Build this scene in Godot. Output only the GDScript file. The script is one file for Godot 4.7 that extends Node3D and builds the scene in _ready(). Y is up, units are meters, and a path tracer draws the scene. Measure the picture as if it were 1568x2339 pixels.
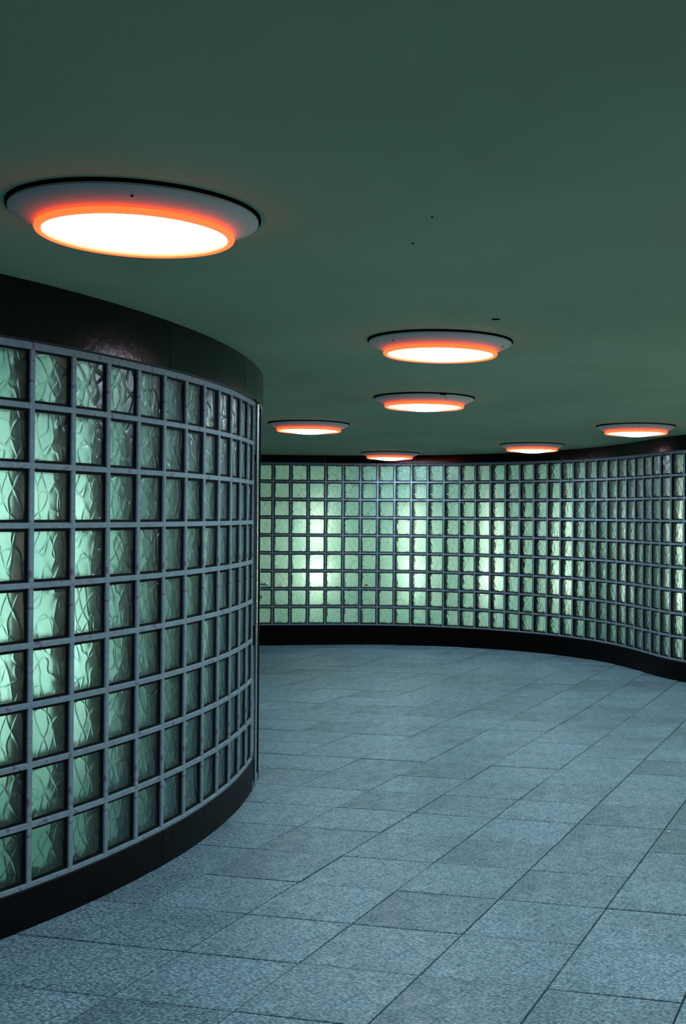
extends Node3D
# An underground passage between two curved walls of back-lit glass blocks. Metres, y up; the eye is 1.61 m above the origin.

const EYE := 1.6105
const Y_TOP := 2.2852        # top edge of the glass grids
const Y_BOT := 0.1052        # bottom edge of the glass grids
const BAR_TOP := 0.030
const BAR_SILL := 0.020
const ROWS := 9
const BAR := 0.024           # width of the light bars
const WEB := 0.047           # width of the dark webs behind them
const DEEP := 0.095          # depth of a block
const BACK := 0.36           # depth of the lit hollow behind the blocks

# the plan of the two walls: column boundaries, found from the photograph's columns
const LEFT_PLAN: Array[Vector2] = [Vector2(-1.933, -4.79), Vector2(-1.847, -5.005), Vector2(-1.775, -5.225), Vector2(-1.714, -5.449), Vector2(-1.663, -5.675), Vector2(-1.623, -5.903), Vector2(-1.594, -6.133), Vector2(-1.575, -6.364), Vector2(-1.566, -6.596), Vector2(-1.568, -6.828), Vector2(-1.578, -7.059)]
const BACK_START := Vector2(-3.255, -16.031)
const BACK_HEADINGS: Array[float] = [-5.4, -7.2, -6.6, -4.3, -1.0, 2.8, 6.9, 11.1, 15.2, 19.1, 22.9, 26.6, 30.2, 33.6, 37.0, 40.4, 43.8, 47.2, 50.7, 54.2, 57.7, 61.3, 64.7, 67.9, 70.6, 72.6, 73.5, 72.6, 69.1, 62.2]
const PITCH := 0.23234

var rng := RandomNumberGenerator.new()
var M := {}
var vs: PackedVector3Array
var ns: PackedVector3Array
var uvs: PackedVector2Array


func _ready() -> void:
	rng.seed = 7
	_camera_and_world()
	_materials()
	_floor()
	_ceiling()
	_walls()
	_lamps()
	_door()
	_small_things()


# ---------------------------------------------------------------- camera, exposure
func _camera_and_world() -> void:
	var cam := Camera3D.new()
	cam.name = "camera"
	var f := 2740.0
	cam.near = 0.05
	cam.far = 80.0
	cam.projection = Camera3D.PROJECTION_FRUSTUM
	cam.size = 0.05 * 2339.0 / f
	cam.frustum_offset = Vector2(0.05 * (784.0 - 1180.0) / f, 0.0)
	cam.transform = Transform3D(Basis(Vector3.RIGHT, 5.5 / f) * Basis(Vector3.BACK, 0.007), Vector3(0, EYE, 0))
	add_child(cam)
	cam.current = true
	var env := Environment.new()
	env.background_mode = Environment.BG_COLOR
	env.background_color = Color.BLACK
	env.tonemap_mode = Environment.TONE_MAPPER_LINEAR
	env.tonemap_exposure = 0.93
	env.sdfgi_enabled = true
	env.ssao_enabled = true
	env.ssil_enabled = true
	var we := WorldEnvironment.new()
	we.name = "world"
	we.environment = env
	add_child(we)


func floor_y(x: float, z: float) -> float:
	return 0.00608 * x + 0.00887 * z


func ceil_y(x: float, z: float) -> float:
	return EYE + 0.97446 + 0.00314 * x + 0.01193 * z


# ---------------------------------------------------------------- materials
func mat(called: String, c: Color, rough: float, spec := 0.5, metal := 0.0) -> StandardMaterial3D:
	var m := StandardMaterial3D.new()
	m.resource_name = called
	m.albedo_color = c
	m.roughness = rough
	m.metallic = metal
	m.metallic_specular = spec
	M[called] = m
	return m


func noise(kind: int, freq: float, s: int, octaves := 4) -> FastNoiseLite:
	var n := FastNoiseLite.new()
	n.noise_type = kind
	n.frequency = freq
	n.seed = s
	n.fractal_octaves = octaves
	return n


func noise_texture(n: FastNoiseLite, size: int, ramp_at: PackedFloat32Array, ramp: PackedColorArray) -> NoiseTexture2D:
	var t := NoiseTexture2D.new()
	t.width = size
	t.height = size
	t.seamless = true
	t.noise = n
	var g := Gradient.new()
	g.offsets = ramp_at
	g.colors = ramp
	t.color_ramp = g
	return t


func _granite_noise() -> FastNoiseLite:
	var n := noise(FastNoiseLite.TYPE_VALUE_CUBIC, 0.07, 3, 4)
	n.fractal_gain = 0.75
	n.fractal_lacunarity = 1.9
	return n


func world_map(m: StandardMaterial3D, per_metre: float) -> void:
	m.uv1_scale = Vector3.ONE * per_metre


func _materials() -> void:
	# granite: fine speckle over a soft mottling, five tones of slab
	var speck := noise_texture(_granite_noise(), 1024, [0.0, 0.30, 0.45, 0.58, 0.70, 1.0], [Color(0.26, 0.29, 0.31), Color(0.48, 0.52, 0.54), Color(0.68, 0.72, 0.74), Color(0.78, 0.81, 0.83), Color(0.96, 0.97, 0.98), Color(1, 1, 1)])
	var mottle := noise_texture(noise(FastNoiseLite.TYPE_SIMPLEX_SMOOTH, 0.006, 5, 4), 512, [0.25, 0.5, 0.75], [Color(0.88, 0.90, 0.90), Color(0.95, 0.96, 0.96), Color(1, 1, 1)])
	var polish := noise_texture(noise(FastNoiseLite.TYPE_SIMPLEX_SMOOTH, 0.01, 8, 4), 512, [0.2, 0.8], [Color(0.36, 0.36, 0.36), Color(0.56, 0.56, 0.56)])
	for i in 6:
		var tone: float = [0.78, 0.75, 0.81, 0.77, 0.73, 0.80][i]
		var m := mat("granite_%d" % i, Color(tone * 0.90, tone * 1.02, tone * 1.08), 1.0, 0.5)
		m.albedo_texture = speck
		m.detail_enabled = true
		m.detail_albedo = mottle
		m.detail_blend_mode = BaseMaterial3D.BLEND_MODE_MUL
		m.detail_uv_layer = BaseMaterial3D.DETAIL_UV_2
		m.uv2_scale = Vector3.ONE * 0.45
		m.uv2_offset = Vector3(0.33 * i, 0.21 * i, 0)
		m.roughness_texture = polish
		m.uv1_offset = Vector3(0.37 * i, 0.61 * i, 0.0)
		world_map(m, 1.7)
	mat("joint", Color(0.07, 0.075, 0.08), 0.9)
	# ceiling plaster
	var plaster := noise_texture(noise(FastNoiseLite.TYPE_SIMPLEX_SMOOTH, 0.004, 11, 5), 512, [0.2, 0.5, 0.8], [Color(0.94, 0.95, 0.94), Color(0.97, 0.98, 0.97), Color(1, 1, 1)])
	var cm := mat("plaster", Color(0.675, 0.775, 0.645), 0.85, 0.25)
	cm.albedo_texture = plaster
	world_map(cm, 0.3)
	# dark panels of frieze and plinth
	var dent := noise_texture(noise(FastNoiseLite.TYPE_SIMPLEX_SMOOTH, 0.012, 21, 5), 512, [0.0, 1.0], [Color.BLACK, Color.WHITE])
	var fm := mat("dark_enamel", Color(0.014, 0.014, 0.035), 0.18, 0.42)
	fm.heightmap_enabled = true
	fm.heightmap_texture = dent
	fm.heightmap_scale = 0.06
	world_map(fm, 2.2)
	var pm := mat("black_stone", Color(0.02, 0.02, 0.025), 0.5, 0.22)
	pm.heightmap_enabled = true
	pm.heightmap_texture = dent
	pm.heightmap_scale = 0.1
	world_map(pm, 2.5)
	# light bars of the grid, with a few faint pink smears of old paint
	var smear := noise_texture(noise(FastNoiseLite.TYPE_SIMPLEX_SMOOTH, 0.02, 31, 4), 512, [0.0, 0.66, 0.74, 0.86], [Color(0.84, 0.87, 0.89), Color(0.98, 1.0, 1.0), Color(0.96, 0.94, 0.97), Color(0.80, 0.60, 0.72)])
	var bm := mat("bar_metal", Color(0.56, 0.62, 0.66), 0.55, 0.5)
	bm.albedo_texture = smear
	world_map(bm, 1.1)
	mat("web_dark", Color(0.035, 0.045, 0.05), 0.7, 0.3)
	# wavy glass
	var waves := _wave_images()
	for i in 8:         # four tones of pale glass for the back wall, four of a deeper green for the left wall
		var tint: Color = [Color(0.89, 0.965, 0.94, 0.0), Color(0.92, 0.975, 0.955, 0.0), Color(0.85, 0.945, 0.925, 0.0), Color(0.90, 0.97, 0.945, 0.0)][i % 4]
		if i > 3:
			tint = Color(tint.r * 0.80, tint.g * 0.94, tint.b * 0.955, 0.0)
		var gm := mat("wavy_glass_%d" % i, tint, 0.27, 0.36)
		gm.refraction_enabled = true
		gm.refraction_scale = 0.05
		gm.albedo_texture = waves[1]
		gm.heightmap_enabled = true
		gm.heightmap_texture = waves[0]
		gm.heightmap_scale = 0.46
	# the sheet behind the blocks and the hollow behind it
	var dm := mat("diffuser", Color(0.92, 0.97, 0.95), 0.9, 0.1)
	dm.backlight_enabled = true
	dm.backlight = Color(1, 1, 1)
	mat("hollow_paint", Color(0.73, 0.85, 0.84), 0.9, 0.1)
	var tm := mat("tube_light", Color(1, 1, 1), 0.5)
	tm.emission_enabled = true
	tm.emission = Color(1.0, 0.99, 0.90)
	tm.emission_energy_multiplier = 72.0
	var td := mat("tube_light_weak", Color(1, 1, 1), 0.5)
	td.emission_enabled = true
	td.emission = Color(1.0, 0.99, 0.90)
	td.emission_energy_multiplier = 20.0
	mat("steel", Color(0.80, 0.82, 0.84), 0.22, 0.5, 1.0)
	mat("chrome", Color(0.90, 0.91, 0.93), 0.07, 0.5, 1.0)
	mat("door_dark", Color(0.05, 0.05, 0.055), 0.5, 0.4)
	mat("shell_dark", Color(0.10, 0.11, 0.11), 0.9, 0.2)
	# lamps
	mat("lamp_ring", Color(0.84, 0.87, 0.85), 0.5, 0.4)
	mat("lamp_gap", Color(0.02, 0.02, 0.02), 0.9, 0.1)
	mat("screw_metal", Color(0.25, 0.22, 0.20), 0.5, 0.5)
	var lm := mat("lens_light", Color(1, 0.98, 0.95), 0.4)
	lm.emission_enabled = true
	lm.emission = Color(0.72, 0.88, 1.0)
	lm.emission_energy_multiplier = 12.0
	var km := mat("halo_emission", Color(1.0, 0.45, 0.25), 0.5)  # orange halo around the lens, imitated by an emissive material
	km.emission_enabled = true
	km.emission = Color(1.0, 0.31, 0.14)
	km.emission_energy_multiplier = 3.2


# relief of rounded pillows parted by bent, branching creases, and crease shade painted into the glass colour
func _wave_images() -> Array:
	var size := 768
	var n1 := noise(FastNoiseLite.TYPE_SIMPLEX_SMOOTH, 0.0056, 41, 1)
	var n2 := noise(FastNoiseLite.TYPE_SIMPLEX_SMOOTH, 0.0050, 47, 1)
	for n: FastNoiseLite in [n1, n2]:
		n.domain_warp_enabled = true
		n.domain_warp_amplitude = 34.0
		n.domain_warp_frequency = 0.009
		n.domain_warp_fractal_type = FastNoiseLite.DOMAIN_WARP_FRACTAL_NONE
	var soft := noise(FastNoiseLite.TYPE_SIMPLEX_SMOOTH, 0.012, 43, 2)
	var im := Image.create(size, size, false, Image.FORMAT_RF)
	var ve := Image.create(size, size, false, Image.FORMAT_RGB8)
	for y in size:
		for x in size:
			var a: float = absf(n1.get_noise_2d(x * 1.25 + y * 0.40, y * 0.62))
			var b: float = absf(n2.get_noise_2d(x * 1.05 - y * 0.45, y * 0.80 + 300.0))
			var w: float = soft.get_noise_2d(x, y) * 0.5 + 0.5
			var e := minf(a, b * 1.7)
			var h := 1.0 - exp(-pow(e / 0.17, 1.6))
			im.set_pixel(x, y, Color(0.72 * h + 0.28 * w, 0, 0))
			var v := exp(-pow(e / 0.05, 2.0)) * clampf(0.15 + 1.5 * w, 0.0, 1.0)
			ve.set_pixel(x, y, Color(1.0 - 0.36 * v, 1.0 - 0.25 * v, 1.0 - 0.26 * v))  # darkened along the creases to imitate their shading
	return [ImageTexture.create_from_image(im), ImageTexture.create_from_image(ve)]


# ---------------------------------------------------------------- mesh helpers
func begin() -> void:
	vs = PackedVector3Array()
	ns = PackedVector3Array()
	uvs = PackedVector2Array()


func tri(a: Vector3, b: Vector3, c: Vector3, na: Vector3, nb: Vector3, nc: Vector3, ua := Vector2.ZERO, ub := Vector2.ZERO, uc := Vector2.ZERO) -> void:
	if (b - a).cross(c - a).dot(na + nb + nc) > 0.0:
		var t := b
		b = c
		c = t
		t = nb
		nb = nc
		nc = t
		var u := ub
		ub = uc
		uc = u
	vs.append_array([a, b, c])
	ns.append_array([na, nb, nc])
	uvs.append_array([ua, ub, uc])


func quad(a: Vector3, b: Vector3, c: Vector3, d: Vector3, n: Vector3) -> void:
	tri(a, b, c, n, n, n, Vector2(0, 0), Vector2(1, 0), Vector2(1, 1))
	tri(a, c, d, n, n, n, Vector2(0, 0), Vector2(1, 1), Vector2(0, 1))


# flat texture coordinates in metres: seen from above, or along a wall
func map_flat(upright := false) -> void:
	for i in vs.size():
		uvs[i] = Vector2(vs[i].x * 0.6 - vs[i].z, vs[i].y) if upright else Vector2(vs[i].x, vs[i].z)


func finish() -> ArrayMesh:
	var arrays := []
	arrays.resize(Mesh.ARRAY_MAX)
	arrays[Mesh.ARRAY_VERTEX] = vs
	arrays[Mesh.ARRAY_NORMAL] = ns
	arrays[Mesh.ARRAY_TEX_UV] = uvs
	arrays[Mesh.ARRAY_TEX_UV2] = uvs
	var m := ArrayMesh.new()
	m.add_surface_from_arrays(Mesh.PRIMITIVE_TRIANGLES, arrays)
	return m


# a box from lo to hi with all its edges cut at b
func chamfer_box(lo: Vector3, hi: Vector3, b: float) -> void:
	var c := (lo + hi) * 0.5
	var h := (hi - lo) * 0.5
	for axis in 3:
		var u := (axis + 1) % 3
		var w := (axis + 2) % 3
		for s: float in [-1.0, 1.0]:
			var q := []
			for k: Vector2 in [Vector2(-1, -1), Vector2(1, -1), Vector2(1, 1), Vector2(-1, 1)]:
				var v := Vector3.ZERO
				v[axis] = s * h[axis]
				v[u] = k.x * (h[u] - b)
				v[w] = k.y * (h[w] - b)
				q.append(c + v)
			var n := Vector3.ZERO
			n[axis] = s
			quad(q[0], q[1], q[2], q[3], n)
			for s2: float in [-1.0, 1.0]:        # the cut between this face and the next axis' face
				var e := []
				for k: float in [-1.0, 1.0]:
					var v1 := Vector3.ZERO
					v1[axis] = s * h[axis]
					v1[u] = s2 * (h[u] - b)
					v1[w] = k * (h[w] - b)
					var v2 := v1
					v2[axis] = s * (h[axis] - b)
					v2[u] = s2 * h[u]
					e.append(c + v1)
					e.append(c + v2)
				var en := Vector3.ZERO
				en[axis] = s
				en[u] = s2
				quad(e[0], e[1], e[3], e[2], en.normalized())
	for sx: float in [-1.0, 1.0]:
		for sy: float in [-1.0, 1.0]:
			for sz: float in [-1.0, 1.0]:
				var n := Vector3(sx, sy, sz)
				tri(c + n * Vector3(h.x, h.y - b, h.z - b), c + n * Vector3(h.x - b, h.y, h.z - b), c + n * Vector3(h.x - b, h.y - b, h.z), n.normalized(), n.normalized(), n.normalized())


# a closed outline of (depth towards the room, height) swept along a plan line; a height of +-2000 means up into the sloping ceiling or down into the sloping floor
func sweep(plan: Array, outline: Array) -> void:
	var rings := []
	for k in plan.size():
		var mt := miter(plan, k)
		var ring := []
		for o: Vector2 in outline:
			var p: Vector2 = plan[k] + mt * o.x
			var y := o.y
			if y > 1.0e3:
				y = ceil_y(p.x, p.y) + 0.02
			elif y < -1.0e3:
				y = floor_y(p.x, p.y) - 0.012
			ring.append(Vector3(p.x, y, p.y))
		rings.append(ring)
	var n := outline.size()
	var area := 0.0
	for i in n:
		area += outline[i].cross(outline[(i + 1) % n])
	for k in plan.size() - 1:
		for i in n:
			var j := (i + 1) % n
			var ed: Vector2 = outline[j] - outline[i]
			var out := Vector2(ed.y, -ed.x).normalized() * signf(area)
			var na := plan_normal(plan, k)
			var nb := plan_normal(plan, k + 1)
			var n1 := Vector3(na.x * out.x, out.y, na.y * out.x).normalized()
			var n2 := Vector3(nb.x * out.x, out.y, nb.y * out.x).normalized()
			var a: Vector3 = rings[k][i]
			var b: Vector3 = rings[k + 1][i]
			var c: Vector3 = rings[k + 1][j]
			var d: Vector3 = rings[k][j]
			tri(a, b, c, n1, n2, n2)
			tri(a, c, d, n1, n2, n1)
	for e in 2:
		var k: int = [0, plan.size() - 1][e]
		var d: Vector2 = (plan[0] - plan[1]).normalized() if e == 0 else (plan[k] - plan[k - 1]).normalized()
		var nn := Vector3(d.x, 0, d.y)
		for i in range(1, n - 1):
			tri(rings[k][0], rings[k][i], rings[k][i + 1], nn, nn, nn)


func plan_normal(plan: Array, k: int) -> Vector2:
	var d: Vector2 = plan[mini(k + 1, plan.size() - 1)] - plan[maxi(k - 1, 0)]
	d = d.normalized()
	return Vector2(-d.y, d.x)


func miter(plan: Array, k: int) -> Vector2:
	var n := plan_normal(plan, k)
	if k == 0 or k == plan.size() - 1:
		return n
	var d: Vector2 = (plan[k + 1] - plan[k]).normalized()
	return n / maxf(0.5, n.dot(Vector2(-d.y, d.x)))


# an outline of (radius, y) turned about y; smooth where neighbours bend little
func lathe(outline: Array, steps: int, smooth := true) -> void:
	for i in outline.size() - 1:
		var e: Vector2 = outline[i + 1] - outline[i]
		var f := Vector2(-e.y, e.x).normalized()
		var f0 := f
		var f1 := f
		if smooth:
			if i > 0:
				var g: Vector2 = outline[i] - outline[i - 1]
				var gn := Vector2(-g.y, g.x).normalized()
				if gn.dot(f) > 0.8:
					f0 = (f + gn).normalized()
			if i < outline.size() - 2:
				var g2: Vector2 = outline[i + 2] - outline[i + 1]
				var gn2 := Vector2(-g2.y, g2.x).normalized()
				if gn2.dot(f) > 0.8:
					f1 = (f + gn2).normalized()
		for s in steps:
			var a := TAU * s / steps
			var b := TAU * (s + 1) / steps
			var ca := Vector3(cos(a), 0, sin(a))
			var cb := Vector3(cos(b), 0, sin(b))
			var p: Vector2 = outline[i]
			var q: Vector2 = outline[i + 1]
			var v00 := ca * p.x + Vector3.UP * p.y
			var v10 := cb * p.x + Vector3.UP * p.y
			var v01 := ca * q.x + Vector3.UP * q.y
			var v11 := cb * q.x + Vector3.UP * q.y
			var n00 := ca * f0.x + Vector3.UP * f0.y
			var n10 := cb * f0.x + Vector3.UP * f0.y
			var n01 := ca * f1.x + Vector3.UP * f1.y
			var n11 := cb * f1.x + Vector3.UP * f1.y
			if p.x > 0.0001:
				tri(v00, v10, v11, n00, n10, n11)
			if q.x > 0.0001:
				tri(v00, v11, v01, n00, n11, n01)


func place(called: String, mesh: Mesh, material: Material, parent: Node = self, at := Transform3D.IDENTITY) -> MeshInstance3D:
	var o := MeshInstance3D.new()
	o.name = called
	o.mesh = mesh
	for i in mesh.get_surface_count():
		o.set_surface_override_material(i, material)
	o.transform = at
	parent.add_child(o, true)
	return o


func root_of(called: String, at: Transform3D) -> Node3D:
	var o := Node3D.new()
	o.name = called
	o.transform = at
	add_child(o, true)
	return o


func tag(o: Node, label: String, category: String, group := "") -> void:
	o.set_meta("label", label)
	o.set_meta("category", category)
	if group:
		o.set_meta("group", group)


# ---------------------------------------------------------------- floor of granite slabs
func _floor() -> void:
	begin()
	var lo := Vector2(-8.0, -19.5)
	var hi := Vector2(9.0, 4.0)
	var t := 0.025
	var c := []
	for q: Vector2 in [lo, Vector2(hi.x, lo.y), hi, Vector2(lo.x, hi.y)]:
		c.append(Vector3(q.x, floor_y(q.x, q.y) - t, q.y))
	var dn := Vector3.DOWN * 0.2
	quad(c[0], c[1], c[2], c[3], Vector3.UP)
	quad(c[0] + dn, c[1] + dn, c[2] + dn, c[3] + dn, Vector3.DOWN)
	for i in 4:
		var a: Vector3 = c[i]
		var b: Vector3 = c[(i + 1) % 4]
		var out := Vector3((b - a).z, 0, -(b - a).x).normalized()
		if out.dot((a + b) * 0.5 - Vector3(0.5, 0, -7.7)) < 0.0:
			out = -out
		quad(a, b, b + dn, a + dn, out)
	var slab := place("floor", finish(), M.joint)
	slab.set_meta("kind", "structure")
	slab.set_meta("label", "blue grey granite slab floor with dark joints running slantwise")
	# the lattice of slabs, from the photograph's joints
	var o := Vector2(-1.6052, -6.5247)
	var e1 := Vector2(0.4533, 0.1213)
	var e2 := Vector2(-0.1360, 0.4374)
	var g := 0.0030
	begin()
	var ring := []
	for q: Vector2 in [Vector2(-0.5, -0.5), Vector2(0.5, -0.5), Vector2(0.5, 0.5), Vector2(-0.5, 0.5)]:
		ring.append([tile_corner(e1, e2, q, g + 0.002), tile_corner(e1, e2, q, g) - Vector3(0, 0.0018, 0), tile_corner(e1, e2, q, g) - Vector3(0, 0.024, 0)])
	quad(ring[0][0], ring[1][0], ring[2][0], ring[3][0], Vector3(-0.00608, 1, -0.00887).normalized())
	for i in 4:
		var a: Array = ring[i]
		var b: Array = ring[(i + 1) % 4]
		var out: Vector3 = ((a[2] + b[2]) * 0.5)
		out.y = 0.0
		out = out.normalized()
		quad(a[0], b[0], b[1], a[1], (out + Vector3.UP).normalized())
		quad(a[1], b[1], b[2], a[2], out)
	map_flat()
	var tile := finish()
	# those that show largest get a mesh of their own each
	var spots := []
	for i in range(-16, 24):
		for j in range(-24, 22):
			var p := o + e1 * (i + 0.5) + e2 * (j + 0.5)
			if p.x < lo.x + 0.4 or p.x > hi.x - 0.4 or p.y < lo.y + 0.4 or p.y > hi.y - 0.4:
				continue
			var z := -p.y
			var seen := 0.0
			if z > 2.6:
				var u := 1180.0 + 2740.0 * p.x / z
				var v := 1175.0 + 2740.0 * (EYE - floor_y(p.x, p.y)) / z
				if u > -180.0 and u < 1568.0 + 180.0 and v < 2339.0 + 260.0 and v > 1440.0:
					seen = 1.0 / pow(z, 3.0)
				if u < 590.0 and z > 7.3:
					seen = 0.0
			spots.append([seen, p, i, j])
	spots.sort_custom(func(a, b): return a[0] > b[0] if a[0] != b[0] else (a[2] * 1000 + a[3] < b[2] * 1000 + b[3]))
	var rest: Array[Transform3D] = []
	var made := 0
	for s in spots:
		var p: Vector2 = s[1]
		var r := RandomNumberGenerator.new()
		r.seed = hash(Vector2i(s[2], s[3]))
		var xf := Transform3D(Basis(Vector3.RIGHT, r.randf_range(-0.0022, 0.0022)) * Basis(Vector3.BACK, r.randf_range(-0.0022, 0.0022)), Vector3(p.x, floor_y(p.x, p.y) + r.randf_range(-0.0018, 0.0018), p.y))
		if s[0] > 0.0 and made < 298:
			place("floor_tile", tile, M["granite_%d" % r.randi_range(0, 5)], slab, xf)
			made += 1
		else:
			rest.append(xf)
	var mm := MultiMesh.new()
	mm.transform_format = MultiMesh.TRANSFORM_3D
	mm.mesh = tile
	mm.instance_count = rest.size()
	for i in rest.size():
		mm.set_instance_transform(i, rest[i])
	var mi := MultiMeshInstance3D.new()
	mi.name = "floor_tiles"
	mi.multimesh = mm
	mi.material_override = M.granite_0
	mi.set_meta("kind", "stuff")
	slab.add_child(mi, true)


func tile_corner(e1: Vector2, e2: Vector2, q: Vector2, s: float) -> Vector3:
	var p := e1 * (q.x - signf(q.x) * s / e1.length()) + e2 * (q.y - signf(q.y) * s / e2.length())
	return Vector3(p.x, floor_y(p.x, p.y), p.y)


func _ceiling() -> void:
	begin()
	var c := []
	for q: Vector2 in [Vector2(-8, -19.5), Vector2(9, -19.5), Vector2(9, 4), Vector2(-8, 4)]:
		c.append(Vector3(q.x, ceil_y(q.x, q.y), q.y))
	var up := Vector3.UP * 0.25
	quad(c[0], c[1], c[2], c[3], Vector3.DOWN)
	quad(c[0] + up, c[1] + up, c[2] + up, c[3] + up, Vector3.UP)
	for i in 4:
		var a: Vector3 = c[i]
		var b: Vector3 = c[(i + 1) % 4]
		var out := (a + b) * 0.5 - Vector3(0.5, 0, -7.7)
		out.y = 0.0
		quad(a, b, b + up, a + up, out.normalized())
	map_flat()
	var o := place("ceiling", finish(), M.plaster)
	o.set_meta("kind", "structure")
	o.set_meta("label", "low flat painted ceiling carrying the round lights")


# ---------------------------------------------------------------- the glass block walls
func _walls() -> void:
	# left wall: seven columns more towards the viewer, and the curve run on past its end
	var left: Array = LEFT_PLAN.duplicate()
	var h := rad_to_deg((left[1] - left[0]).angle())
	for i in 8:
		h += 3.4
		left.push_front(left[0] - Vector2.from_angle(deg_to_rad(h)) * 0.2318)
	h = rad_to_deg((left[-1] - left[-2]).angle())
	h -= 2.2
	left.append(left[-1] + Vector2.from_angle(deg_to_rad(h)) * 0.2318)
	var beyond := [left[-1]]
	for i in 6:
		h -= 2.3
		beyond.append(beyond[-1] + Vector2.from_angle(deg_to_rad(h)) * 0.2318)
	glass_wall("wall_left", "curved dark green glass block wall bulging out at the left", left, left, beyond, 0, left.size() - 1, [7.5, 9.4, 15.0], 3, false, 0.020)
	# back wall: one column more at either end, then a run of columns out of sight
	var back: Array = [BACK_START]
	for d in BACK_HEADINGS:
		back.append(back[-1] + Vector2.from_angle(deg_to_rad(d)) * PITCH)
	var d0 := -5.4
	for i in 7:
		back.push_front(back[0] - Vector2.from_angle(deg_to_rad(d0)) * PITCH)
	var d1 := 62.2
	for i in 24:
		d1 = maxf(54.0, d1 - 3.0) if i < 12 else minf(78.0, d1 + 2.0)
		back.append(back[-1] + Vector2.from_angle(deg_to_rad(d1)) * PITCH)
	glass_wall("wall_back", "long S-curved wall of bright back-lit glass blocks closing the passage", back, back, [], 5, 38, [2.0, 9.55, 15.0, 19.9, 25.0, 30.6, 36.0, 41.0, 46.0, 50.0, 55.0, 60.0, 65.0, 70.0], 0)
	# plain walls that close the place off out of sight
	for w in [["wall_far", Vector3(-8, -0.4, -19.7), Vector3(9, 2.9, -19.5)], ["wall_front", Vector3(-8, -0.2, 4), Vector3(9, 3.0, 4.2)], ["wall_side", Vector3(-8.2, -0.4, -19.7), Vector3(-8, 3.0, 4.2)], ["wall_right", Vector3(9, -0.4, -19.7), Vector3(9.2, 3.0, 4.2)]]:
		begin()
		chamfer_box(w[1], w[2], 0.01)
		place(w[0], finish(), M.shell_dark).set_meta("kind", "structure")


func along(plan: Array, s: float) -> Array:
	var k := clampi(int(floor(s)), 0, plan.size() - 2)
	var p: Vector2 = plan[k].lerp(plan[k + 1], s - k)
	return [p, plan_normal(plan, k)]


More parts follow.
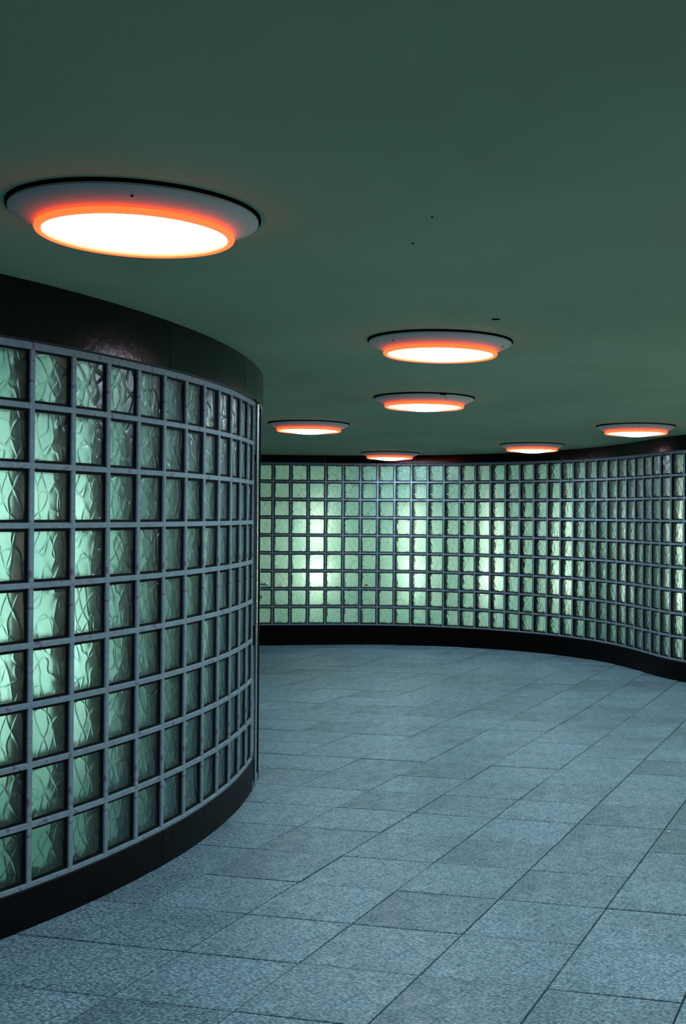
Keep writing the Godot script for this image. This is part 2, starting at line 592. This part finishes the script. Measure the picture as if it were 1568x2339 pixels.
func glass_wall(called: String, label: String, plan: Array, base: Array, beyond: Array, from: int, to: int, tubes: Array, seam_at: int, strong := true, proud := 0.003) -> void:
	var w := root_of(called, Transform3D.IDENTITY)
	w.set_meta("kind", "structure")
	w.set_meta("label", label)
	var mid_top := Y_TOP - BAR_TOP * 0.5
	var mid_bot := Y_BOT + BAR_SILL * 0.5
	var row := (mid_top - mid_bot) / ROWS
	var col: float = plan[0].distance_to(plan[1])
	# transoms: light front strip and dark web behind it
	for r in ROWS + 1:
		var y := mid_bot + row * r
		var hh := (BAR_SILL if r == 0 else BAR_TOP if r == ROWS else BAR) * 0.5
		begin()
		sweep(plan, [Vector2(-0.012, y - hh), Vector2(-0.002, y - hh), Vector2(0, y - hh + 0.002), Vector2(0, y + hh - 0.002), Vector2(-0.002, y + hh), Vector2(-0.012, y + hh)])
		map_flat(true)
		place("transom", finish(), M.bar_metal, w)
		begin()
		var wh := maxf(WEB * 0.5, hh)
		sweep(plan, [Vector2(-DEEP, y - wh), Vector2(-0.0125, y - wh), Vector2(-0.0125, y + wh), Vector2(-DEEP, y + wh)])
		place("transom_web", finish(), M.web_dark, w)
	# mullions
	begin()
	chamfer_box(Vector3(-BAR * 0.5, Y_BOT + 0.003, -0.012), Vector3(BAR * 0.5, Y_TOP - 0.003, -0.0006), 0.002)
	map_flat(true)
	var mullion := finish()
	begin()
	chamfer_box(Vector3(-WEB * 0.5, Y_BOT, -DEEP + 0.001), Vector3(WEB * 0.5, Y_TOP, -0.0135), 0.001)
	var web := finish()
	for k in plan.size():
		var n := plan_normal(plan, k)
		var z := Vector3(n.x, 0, n.y)
		var b := Basis(Vector3.UP.cross(z), Vector3.UP, z)
		place("mullion", mullion, M.bar_metal, w, Transform3D(b, Vector3(plan[k].x, 0, plan[k].y)))
		place("mullion_web", web, M.web_dark, w, Transform3D(b, Vector3(plan[k].x, 0, plan[k].y)))
	# blocks of wavy glass, one by one
	var gx := (col - WEB) * 0.5 + 0.001
	var gy := (row - WEB) * 0.5 + 0.001
	var kinds: Array[Mesh] = []
	for v in 9:
		kinds.append(block_mesh(gx, gy, Vector2((v % 3) / 3.0, (v / 3) / 3.0)))
	var rest := []
	for k in plan.size() - 1:
		var a: Vector2 = plan[k]
		var c: Vector2 = plan[k + 1]
		var d := (c - a).normalized()
		var z := Vector3(-d.y, 0, d.x)
		var b := Basis(Vector3(d.x, 0, d.y), Vector3.UP, z)
		for r in ROWS:
			var p := (a + c) * 0.5
			var pick := rng.randi_range(0, 8)
			var turn := b * Basis(Vector3.BACK, PI * rng.randi_range(0, 1))
			var at := Transform3D(turn, Vector3(p.x, mid_bot + row * (r + 0.5), p.y) - z * 0.021)
			if k >= from and k < to:
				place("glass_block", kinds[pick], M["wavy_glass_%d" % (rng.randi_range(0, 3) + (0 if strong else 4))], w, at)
			elif k >= from - 4 and k < to + 7:
				rest.append(at)
	if rest.size():
		var mm := MultiMesh.new()
		mm.transform_format = MultiMesh.TRANSFORM_3D
		mm.mesh = kinds[0]
		mm.instance_count = rest.size()
		for i in rest.size():
			mm.set_instance_transform(i, rest[i])
		var mi := MultiMeshInstance3D.new()
		mi.name = "glass_blocks"
		mi.multimesh = mm
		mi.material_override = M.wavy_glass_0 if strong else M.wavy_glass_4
		mi.set_meta("kind", "stuff")
		w.add_child(mi, true)
	# the diffusing sheet behind the blocks, and the painted hollow with its tubes
	begin()
	sweep(plan, [Vector2(-DEEP - 0.006, Y_BOT + 0.001), Vector2(-DEEP - 0.001, Y_BOT + 0.001), Vector2(-DEEP - 0.001, Y_TOP - 0.001), Vector2(-DEEP - 0.006, Y_TOP - 0.001)])
	place("diffuser_sheet", finish(), M.diffuser, w)
	for part in [["hollow_back", -BACK - 0.04, -BACK, Y_BOT - 0.04, Y_TOP + 0.04], ["hollow_top", -BACK, -0.02, Y_TOP, Y_TOP + 0.04], ["hollow_bottom", -BACK, -0.02, Y_BOT - 0.04, Y_BOT]]:
		begin()
		sweep(plan, [Vector2(part[1], part[3]), Vector2(part[2], part[3]), Vector2(part[2], part[4]), Vector2(part[1], part[4])])
		place(part[0], finish(), M.hollow_paint, w)
	for e in 2:
		var k: int = [0, plan.size() - 1][e]
		var n := plan_normal(plan, k)
		var z := Vector3(n.x, 0, n.y)
		var b := Basis(Vector3.UP.cross(z), Vector3.UP, z)
		begin()
		chamfer_box(Vector3(-0.02, Y_BOT - 0.04, -BACK - 0.04), Vector3(0.02, Y_TOP + 0.04, -DEEP * 0.5), 0.002)
		place("hollow_end", finish(), M.hollow_paint, w, Transform3D(b, Vector3(plan[k].x, 0, plan[k].y)))
	begin()
	lathe([Vector2(0, 0.75), Vector2(0.013, 0.745), Vector2(0.013, -0.745), Vector2(0, -0.75)], 12)
	var tube := finish()
	for s: float in tubes:
		var pn := along(plan, s)
		var p: Vector2 = pn[0] - pn[1] * 0.225
		place("backlight_tube", tube, M.tube_light if strong else M.tube_light_weak, w, Transform3D(Basis.IDENTITY, Vector3(p.x, 1.12 if strong else 1.30, p.y)))
		for y: float in [0.80, 1.40]:
			var q: Vector2 = p + pn[1] * 0.03
			var l := OmniLight3D.new()
			l.name = "tube_glow"
			l.light_color = Color(1.0, 0.99, 0.90)
			l.light_energy = 0.15 if strong else 0.05
			l.light_size = 0.02
			l.omni_range = 12.0
			l.omni_attenuation = 2.0
			l.shadow_enabled = true
			l.position = Vector3(q.x, y if strong else y + 0.2, q.y)
			add_child(l, true)
	# frieze above and plinth below, in panels of five columns
	var run: Array = plan.duplicate()
	for i in range(1, beyond.size()):
		run.append(beyond[i])
	var k0 := 0
	while k0 < run.size() - 1:
		var k1 := mini(k0 + 5 - (seam_at + k0) % 5 if k0 == 0 else k0 + 5, run.size() - 1)
		if k0 < plan.size() - 1 and k1 > plan.size() - 1:
			k1 = plan.size() - 1
		var piece: Array = []
		for k in range(k0, k1 + 1):
			piece.append(run[k])
		piece[0] = piece[0].lerp(piece[1], 0.008)
		piece[-1] = piece[-1].lerp(piece[-2], 0.008)
		begin()
		sweep(piece, [Vector2(-0.10, Y_TOP + 0.001), Vector2(0.0, Y_TOP + 0.001), Vector2(proud, Y_TOP + 0.004), Vector2(proud, 2.0e3), Vector2(-0.10, 2.0e3)])
		map_flat(true)
		place("frieze_panel", finish(), M.dark_enamel, w)
		if k0 >= plan.size() - 1:
			k0 = k1
			continue
		begin()
		sweep(piece, [Vector2(-0.10, -2.0e3), Vector2(0.004, -2.0e3), Vector2(0.004, Y_BOT - 0.004), Vector2(0.0, Y_BOT - 0.0005), Vector2(-0.10, Y_BOT - 0.0005)])
		map_flat(true)
		place("plinth_panel", finish(), M.black_stone, w)
		k0 = k1


# a slab of cast glass, wavy in front and flat behind
func block_mesh(gx: float, gy: float, uv0: Vector2) -> Mesh:
	begin()
	var d := 0.005
	var b := 0.002
	var f := [Vector3(-gx + b, -gy + b, d), Vector3(gx - b, -gy + b, d), Vector3(gx - b, gy - b, d), Vector3(-gx + b, gy - b, d)]
	var s := 1.0 / 3.0
	var uq := [uv0, uv0 + Vector2(s, 0), uv0 + Vector2(s, s), uv0 + Vector2(0, s)]
	var z := Vector3.BACK
	tri(f[0], f[1], f[2], z, z, z, uq[0], uq[1], uq[2])
	tri(f[0], f[2], f[3], z, z, z, uq[0], uq[2], uq[3])
	var g := []
	var q := []
	for p: Vector2 in [Vector2(-gx, -gy), Vector2(gx, -gy), Vector2(gx, gy), Vector2(-gx, gy)]:
		g.append(Vector3(p.x, p.y, d - b))
		q.append(Vector3(p.x, p.y, -d))
	for i in 4:
		var j := (i + 1) % 4
		var n: Vector3 = [Vector3.DOWN, Vector3.RIGHT, Vector3.UP, Vector3.LEFT][i]
		var m := (n + z).normalized()
		for t in [[f[i], f[j], g[j]], [f[i], g[j], g[i]]]:
			tri(t[0], t[1], t[2], m, m, m)
		for t in [[g[i], g[j], q[j]], [g[i], q[j], q[i]]]:
			tri(t[0], t[1], t[2], n, n, n)
	tri(q[0], q[1], q[2], -z, -z, -z)
	tri(q[0], q[2], q[3], -z, -z, -z)
	return finish()


# ---------------------------------------------------------------- ceiling lights
func _lamps() -> void:
	var up := Vector3(-0.00314, 1, -0.01193).normalized()
	var right := Vector3.RIGHT.slide(up).normalized()
	var tilt := Basis(right, up, right.cross(up))
	begin()
	lathe([Vector2(0.30, -0.012), Vector2(0.364, -0.008), Vector2(0.370, -0.010), Vector2(0.370, -0.016), Vector2(0.366, -0.019), Vector2(0.282, -0.060), Vector2(0.276, -0.060), Vector2(0.274, -0.056)], 72)
	var ring := finish()
	begin()
	lathe([Vector2(0.3775, 0.012), Vector2(0.3775, -0.0075), Vector2(0.0, -0.0085)], 48)
	var gap := finish()
	begin()
	var dome := []
	for i in 11:
		var a := i / 10.0
		dome.append(Vector2(0.2755 * (1.0 - a) if i < 10 else 0.0, -0.058 - 0.044 * (1.0 - pow(1.0 - a, 2.0))))
	lathe(dome, 72)
	var lens := finish()
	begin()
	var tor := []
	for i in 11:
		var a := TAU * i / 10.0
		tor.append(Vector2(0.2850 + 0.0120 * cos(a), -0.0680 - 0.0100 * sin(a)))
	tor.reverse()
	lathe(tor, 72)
	var halo_torus := finish()
	begin()
	lathe([Vector2(0.0, 0.004), Vector2(0.003, 0.0035), Vector2(0.005, 0.001), Vector2(0.005, -0.002)], 10)
	var screw := finish()
	var spots := [
		[Vector2(-1.183, -3.712), "large round ceiling light nearest the viewer, beside the left curved wall", 0.6, 0.8],
		[Vector2(-0.400, -6.235), "round ceiling light with wide white ring, second nearest, in the middle of the ceiling", -0.4, 1.5],
		[Vector2(-0.691, -8.94), "round ceiling light just behind the second one, in the middle of the row of seven", 0.9, 1.5],
		[Vector2(-1.940, -11.18), "small round ceiling light hanging right of the left wall's chrome end post", 0.1, 1.4],
		[Vector2(-1.639, -15.50), "smallest round ceiling light, right in front of the bright back wall", 0.4, 1.4],
		[Vector2(0.178, -13.85), "small round ceiling light in front of the curve of the back wall", -0.2, 1.4],
		[Vector2(1.126, -11.33), "round ceiling light at the right edge, close to the dark frieze of the curved wall", 0.3, 1.5],
		[Vector2(1.75, -8.1), "added round ceiling light out of view beyond the right edge", 0.0, 2.0],  # this and the next two are added unseen lamps to brighten the foreground
		[Vector2(1.15, -3.9), "added round ceiling light out of view to the right of the nearest one", 0.0, 2.1],
		[Vector2(1.0, -1.0), "added round ceiling light out of view above the viewer", 0.0, 2.7],
	]
	for s in spots:
		var p: Vector2 = s[0]
		var t := root_of("ceiling_light", Transform3D(tilt * Basis(Vector3.UP, s[2]), Vector3(p.x, ceil_y(p.x, p.y), p.y)))
		tag(t, s[1], "ceiling light", "round ceiling lights of the passage")
		place("mounting_plate", gap, M.lamp_gap, t)
		place("ring", ring, M.lamp_ring, t)
		place("lens", lens, M.lens_light, t)
		place("added_halo", halo_torus, M.halo_emission, t)  # added glowing torus that stands in for the soft halo around the lens
		if s[1].begins_with("round ceiling light just behind"):
			begin()
			chamfer_box(Vector3(-0.022, -0.017, -0.006), Vector3(0.022, -0.004, 0.008), 0.002)
			place("rim_clip", finish(), M.lamp_gap, t, Transform3D(Basis(Vector3.UP, -0.9 + 0.45 + PI * 0.0), Vector3(0, 0, 0)) * Transform3D(Basis.IDENTITY, Vector3(0, 0, 0.369)))
		for k in 3:
			var a := TAU * k / 3.0 + 1.9
			var dir := Vector3(cos(a), 0, sin(a))
			var n := (dir * 0.041 + Vector3.DOWN * 0.084).normalized()
			var side := Vector3.UP.cross(dir)
			place("screw", screw, M.screw_metal, t, Transform3D(Basis(side, n, side.cross(n)), dir * 0.330 + Vector3.DOWN * 0.0362))
		var l := AreaLight3D.new()
		l.name = "lamp_light"
		l.area_size = Vector2(0.42, 0.42)
		l.light_color = Color(0.86, 0.98, 1.0)
		l.light_energy = s[3] * 0.86
		l.area_range = 30.0
		l.area_attenuation = 2.0
		l.shadow_enabled = true
		l.transform = Transform3D(Basis(Vector3.RIGHT, -PI / 2), Vector3(p.x, ceil_y(p.x, p.y) - 0.112, p.y))
		add_child(l, true)


# ---------------------------------------------------------------- the open door at the end of the left wall, seen edge on
func _door() -> void:
	var d := Vector3(-0.2139, 0, -1).normalized()
	var z := -d
	var at := Transform3D(Basis(Vector3.UP.cross(z), Vector3.UP, z), Vector3(-1.6255, 0, -7.56))
	var t := root_of("door_1", at)
	t.set_meta("kind", "structure")
	t.set_meta("label", "dark steel door past the end of the left wall, seen edge on, with a chrome lever")
	var fl := floor_y(-1.63, -7.56) + 0.006
	begin()
	chamfer_box(Vector3(-0.0115, fl, -0.90), Vector3(0.0115, 2.262, 0.0), 0.002)
	place("leaf", finish(), M.door_dark, t)
	begin()
	chamfer_box(Vector3(-0.0125, fl + 0.004, 0.0), Vector3(-0.006, 2.258, 0.004), 0.001)
	place("edge_strip", finish(), M.web_dark, t)
	begin()
	chamfer_box(Vector3(0.0112, 1.00, -0.72), Vector3(0.0150, 1.22, -0.68), 0.001)
	place("handle_plate", finish(), M.chrome, t)
	begin()
	lathe([Vector2(0, 0.052), Vector2(0.0085, 0.050), Vector2(0.0085, 0.0), Vector2(0, 0.0)], 16)
	var lever := place("lever_handle", finish(), M.chrome, t, Transform3D(Basis(Vector3.BACK, -PI / 2), Vector3(0.014, 1.115, -0.70)))
	begin()
	lathe([Vector2(0, 0.115), Vector2(0.006, 0.112), Vector2(0.0085, 0.02), Vector2(0.0095, 0.0), Vector2(0.006, -0.012), Vector2(0, -0.014)], 16)
	place("grip", finish(), M.chrome, lever, Transform3D(Basis(Vector3.RIGHT, -PI / 2 - 0.12), Vector3(0, 0.044, 0)))
	begin()
	lathe([Vector2(0, 0.012), Vector2(0.010, 0.010), Vector2(0.011, 0.0), Vector2(0, 0.0)], 14)
	place("lock_cylinder", finish(), M.screw_metal, t, Transform3D(Basis(Vector3.BACK, -PI / 2), Vector3(0.0145, 1.03, -0.70)))
	begin()
	chamfer_box(Vector3(-0.006, fl - 0.004, 0.002), Vector3(0.006, fl + 0.045, 0.009), 0.001)
	place("floor_bolt", finish(), M.chrome, t)


# a thin flake with an uneven outline, lying in its own x-z plane
func flake(rx: float, rz: float, thick: float, points: int, s: int) -> Mesh:
	var r := RandomNumberGenerator.new()
	r.seed = s
	var rim := []
	for i in points:
		var a := TAU * i / points
		var k := r.randf_range(0.65, 1.1)
		rim.append(Vector3(cos(a) * rx * k, 0, sin(a) * rz * k))
	begin()
	var up := Vector3.UP * thick
	for i in points:
		var p: Vector3 = rim[i]
		var q: Vector3 = rim[(i + 1) % points]
		tri(up * 1.15, p + up, q + up, Vector3.UP, Vector3.UP, Vector3.UP)
		tri(Vector3.ZERO, p, q, Vector3.DOWN, Vector3.DOWN, Vector3.DOWN)
		quad(p, q, q + up, p + up, (p + q).normalized())
	return finish()


func _small_things() -> void:
	mat("paper_white", Color(0.92, 0.93, 0.92), 0.8)
	mat("sticker_yellow", Color(0.72, 0.56, 0.05), 0.7)
	mat("tag_pale", Color(0.70, 0.70, 0.42), 0.7)
	mat("soot", Color(0.05, 0.05, 0.05), 0.9, 0.1)
	var scrap := place("paper_scrap", flake(0.008, 0.016, 0.003, 7, 3), M.paper_white, self, Transform3D(Basis(Vector3.UP, 0.5), Vector3(0.812, floor_y(0.812, -6.30) + 0.001, -6.30)))
	tag(scrap, "tiny white paper scrap lying on a floor slab near the right edge", "paper scrap")
	var back: Node = get_node("wall_back")
	var flat := Basis(Vector3.RIGHT, PI / 2)
	var st := place("sticker", flake(0.026, 0.017, 0.0012, 9, 8), M.sticker_yellow, self, Transform3D(flat, Vector3(-2.012, 0.642, -16.1415)))
	tag(st, "small torn yellow sticker on a glass block of the back wall", "sticker")
	back.set_meta("kind", "structure")
	var tg := place("paper_tag", flake(0.010, 0.013, 0.0012, 6, 5), M.tag_pale, self, Transform3D(Basis(Vector3.UP, 1.50) * flat, Vector3(-1.5655, 2.268, -6.73)))
	tag(tg, "tiny pale yellow tag stuck on the top bar of the left glass wall", "tag")
	var ceiling: Node = get_node("ceiling")
	for m in [[Vector2(-0.103, -5.58), 0.024, 0.03, 2], [Vector2(-0.36, -4.10), 0.006, 0.012, 4], [Vector2(-0.27, -3.75), 0.005, 0.007, 6]]:
		var p: Vector2 = m[0]
		place("scuff", flake(m[1], m[2], 0.0012, 8, m[3]), M.soot, ceiling, Transform3D(Basis(Vector3.RIGHT, PI), Vector3(p.x, ceil_y(p.x, p.y) + 0.0004, p.y)))
	# the chrome post that ends the left wall, and the pale bead under the ceiling at its near end
	var left: Node = get_node("wall_left")
	var bead: Array = []
	for i in 5:
		var p: Vector2 = [Vector2(-2.244, -4.16), Vector2(-2.131, -4.367), Vector2(-2.028, -4.576), Vector2(-1.933, -4.79), Vector2(-1.862, -4.967)][i]
		bead.append(p + Vector2(0.93, 0.37) * 0.021)
	begin()
	sweep(bead, [Vector2(0.0, 2.535), Vector2(0.006, 2.535), Vector2(0.010, 2.0e3), Vector2(0.0, 2.0e3)])
	place("ceiling_bead", finish(), M.bar_metal, left)
	begin()
	lathe([Vector2(0, 2.282), Vector2(0.0095, 2.28), Vector2(0.0095, -0.07), Vector2(0, -0.072)], 24)
	place("end_post", finish(), M.steel, left, Transform3D(Basis.IDENTITY, Vector3(-1.6035, 0, -7.41)))
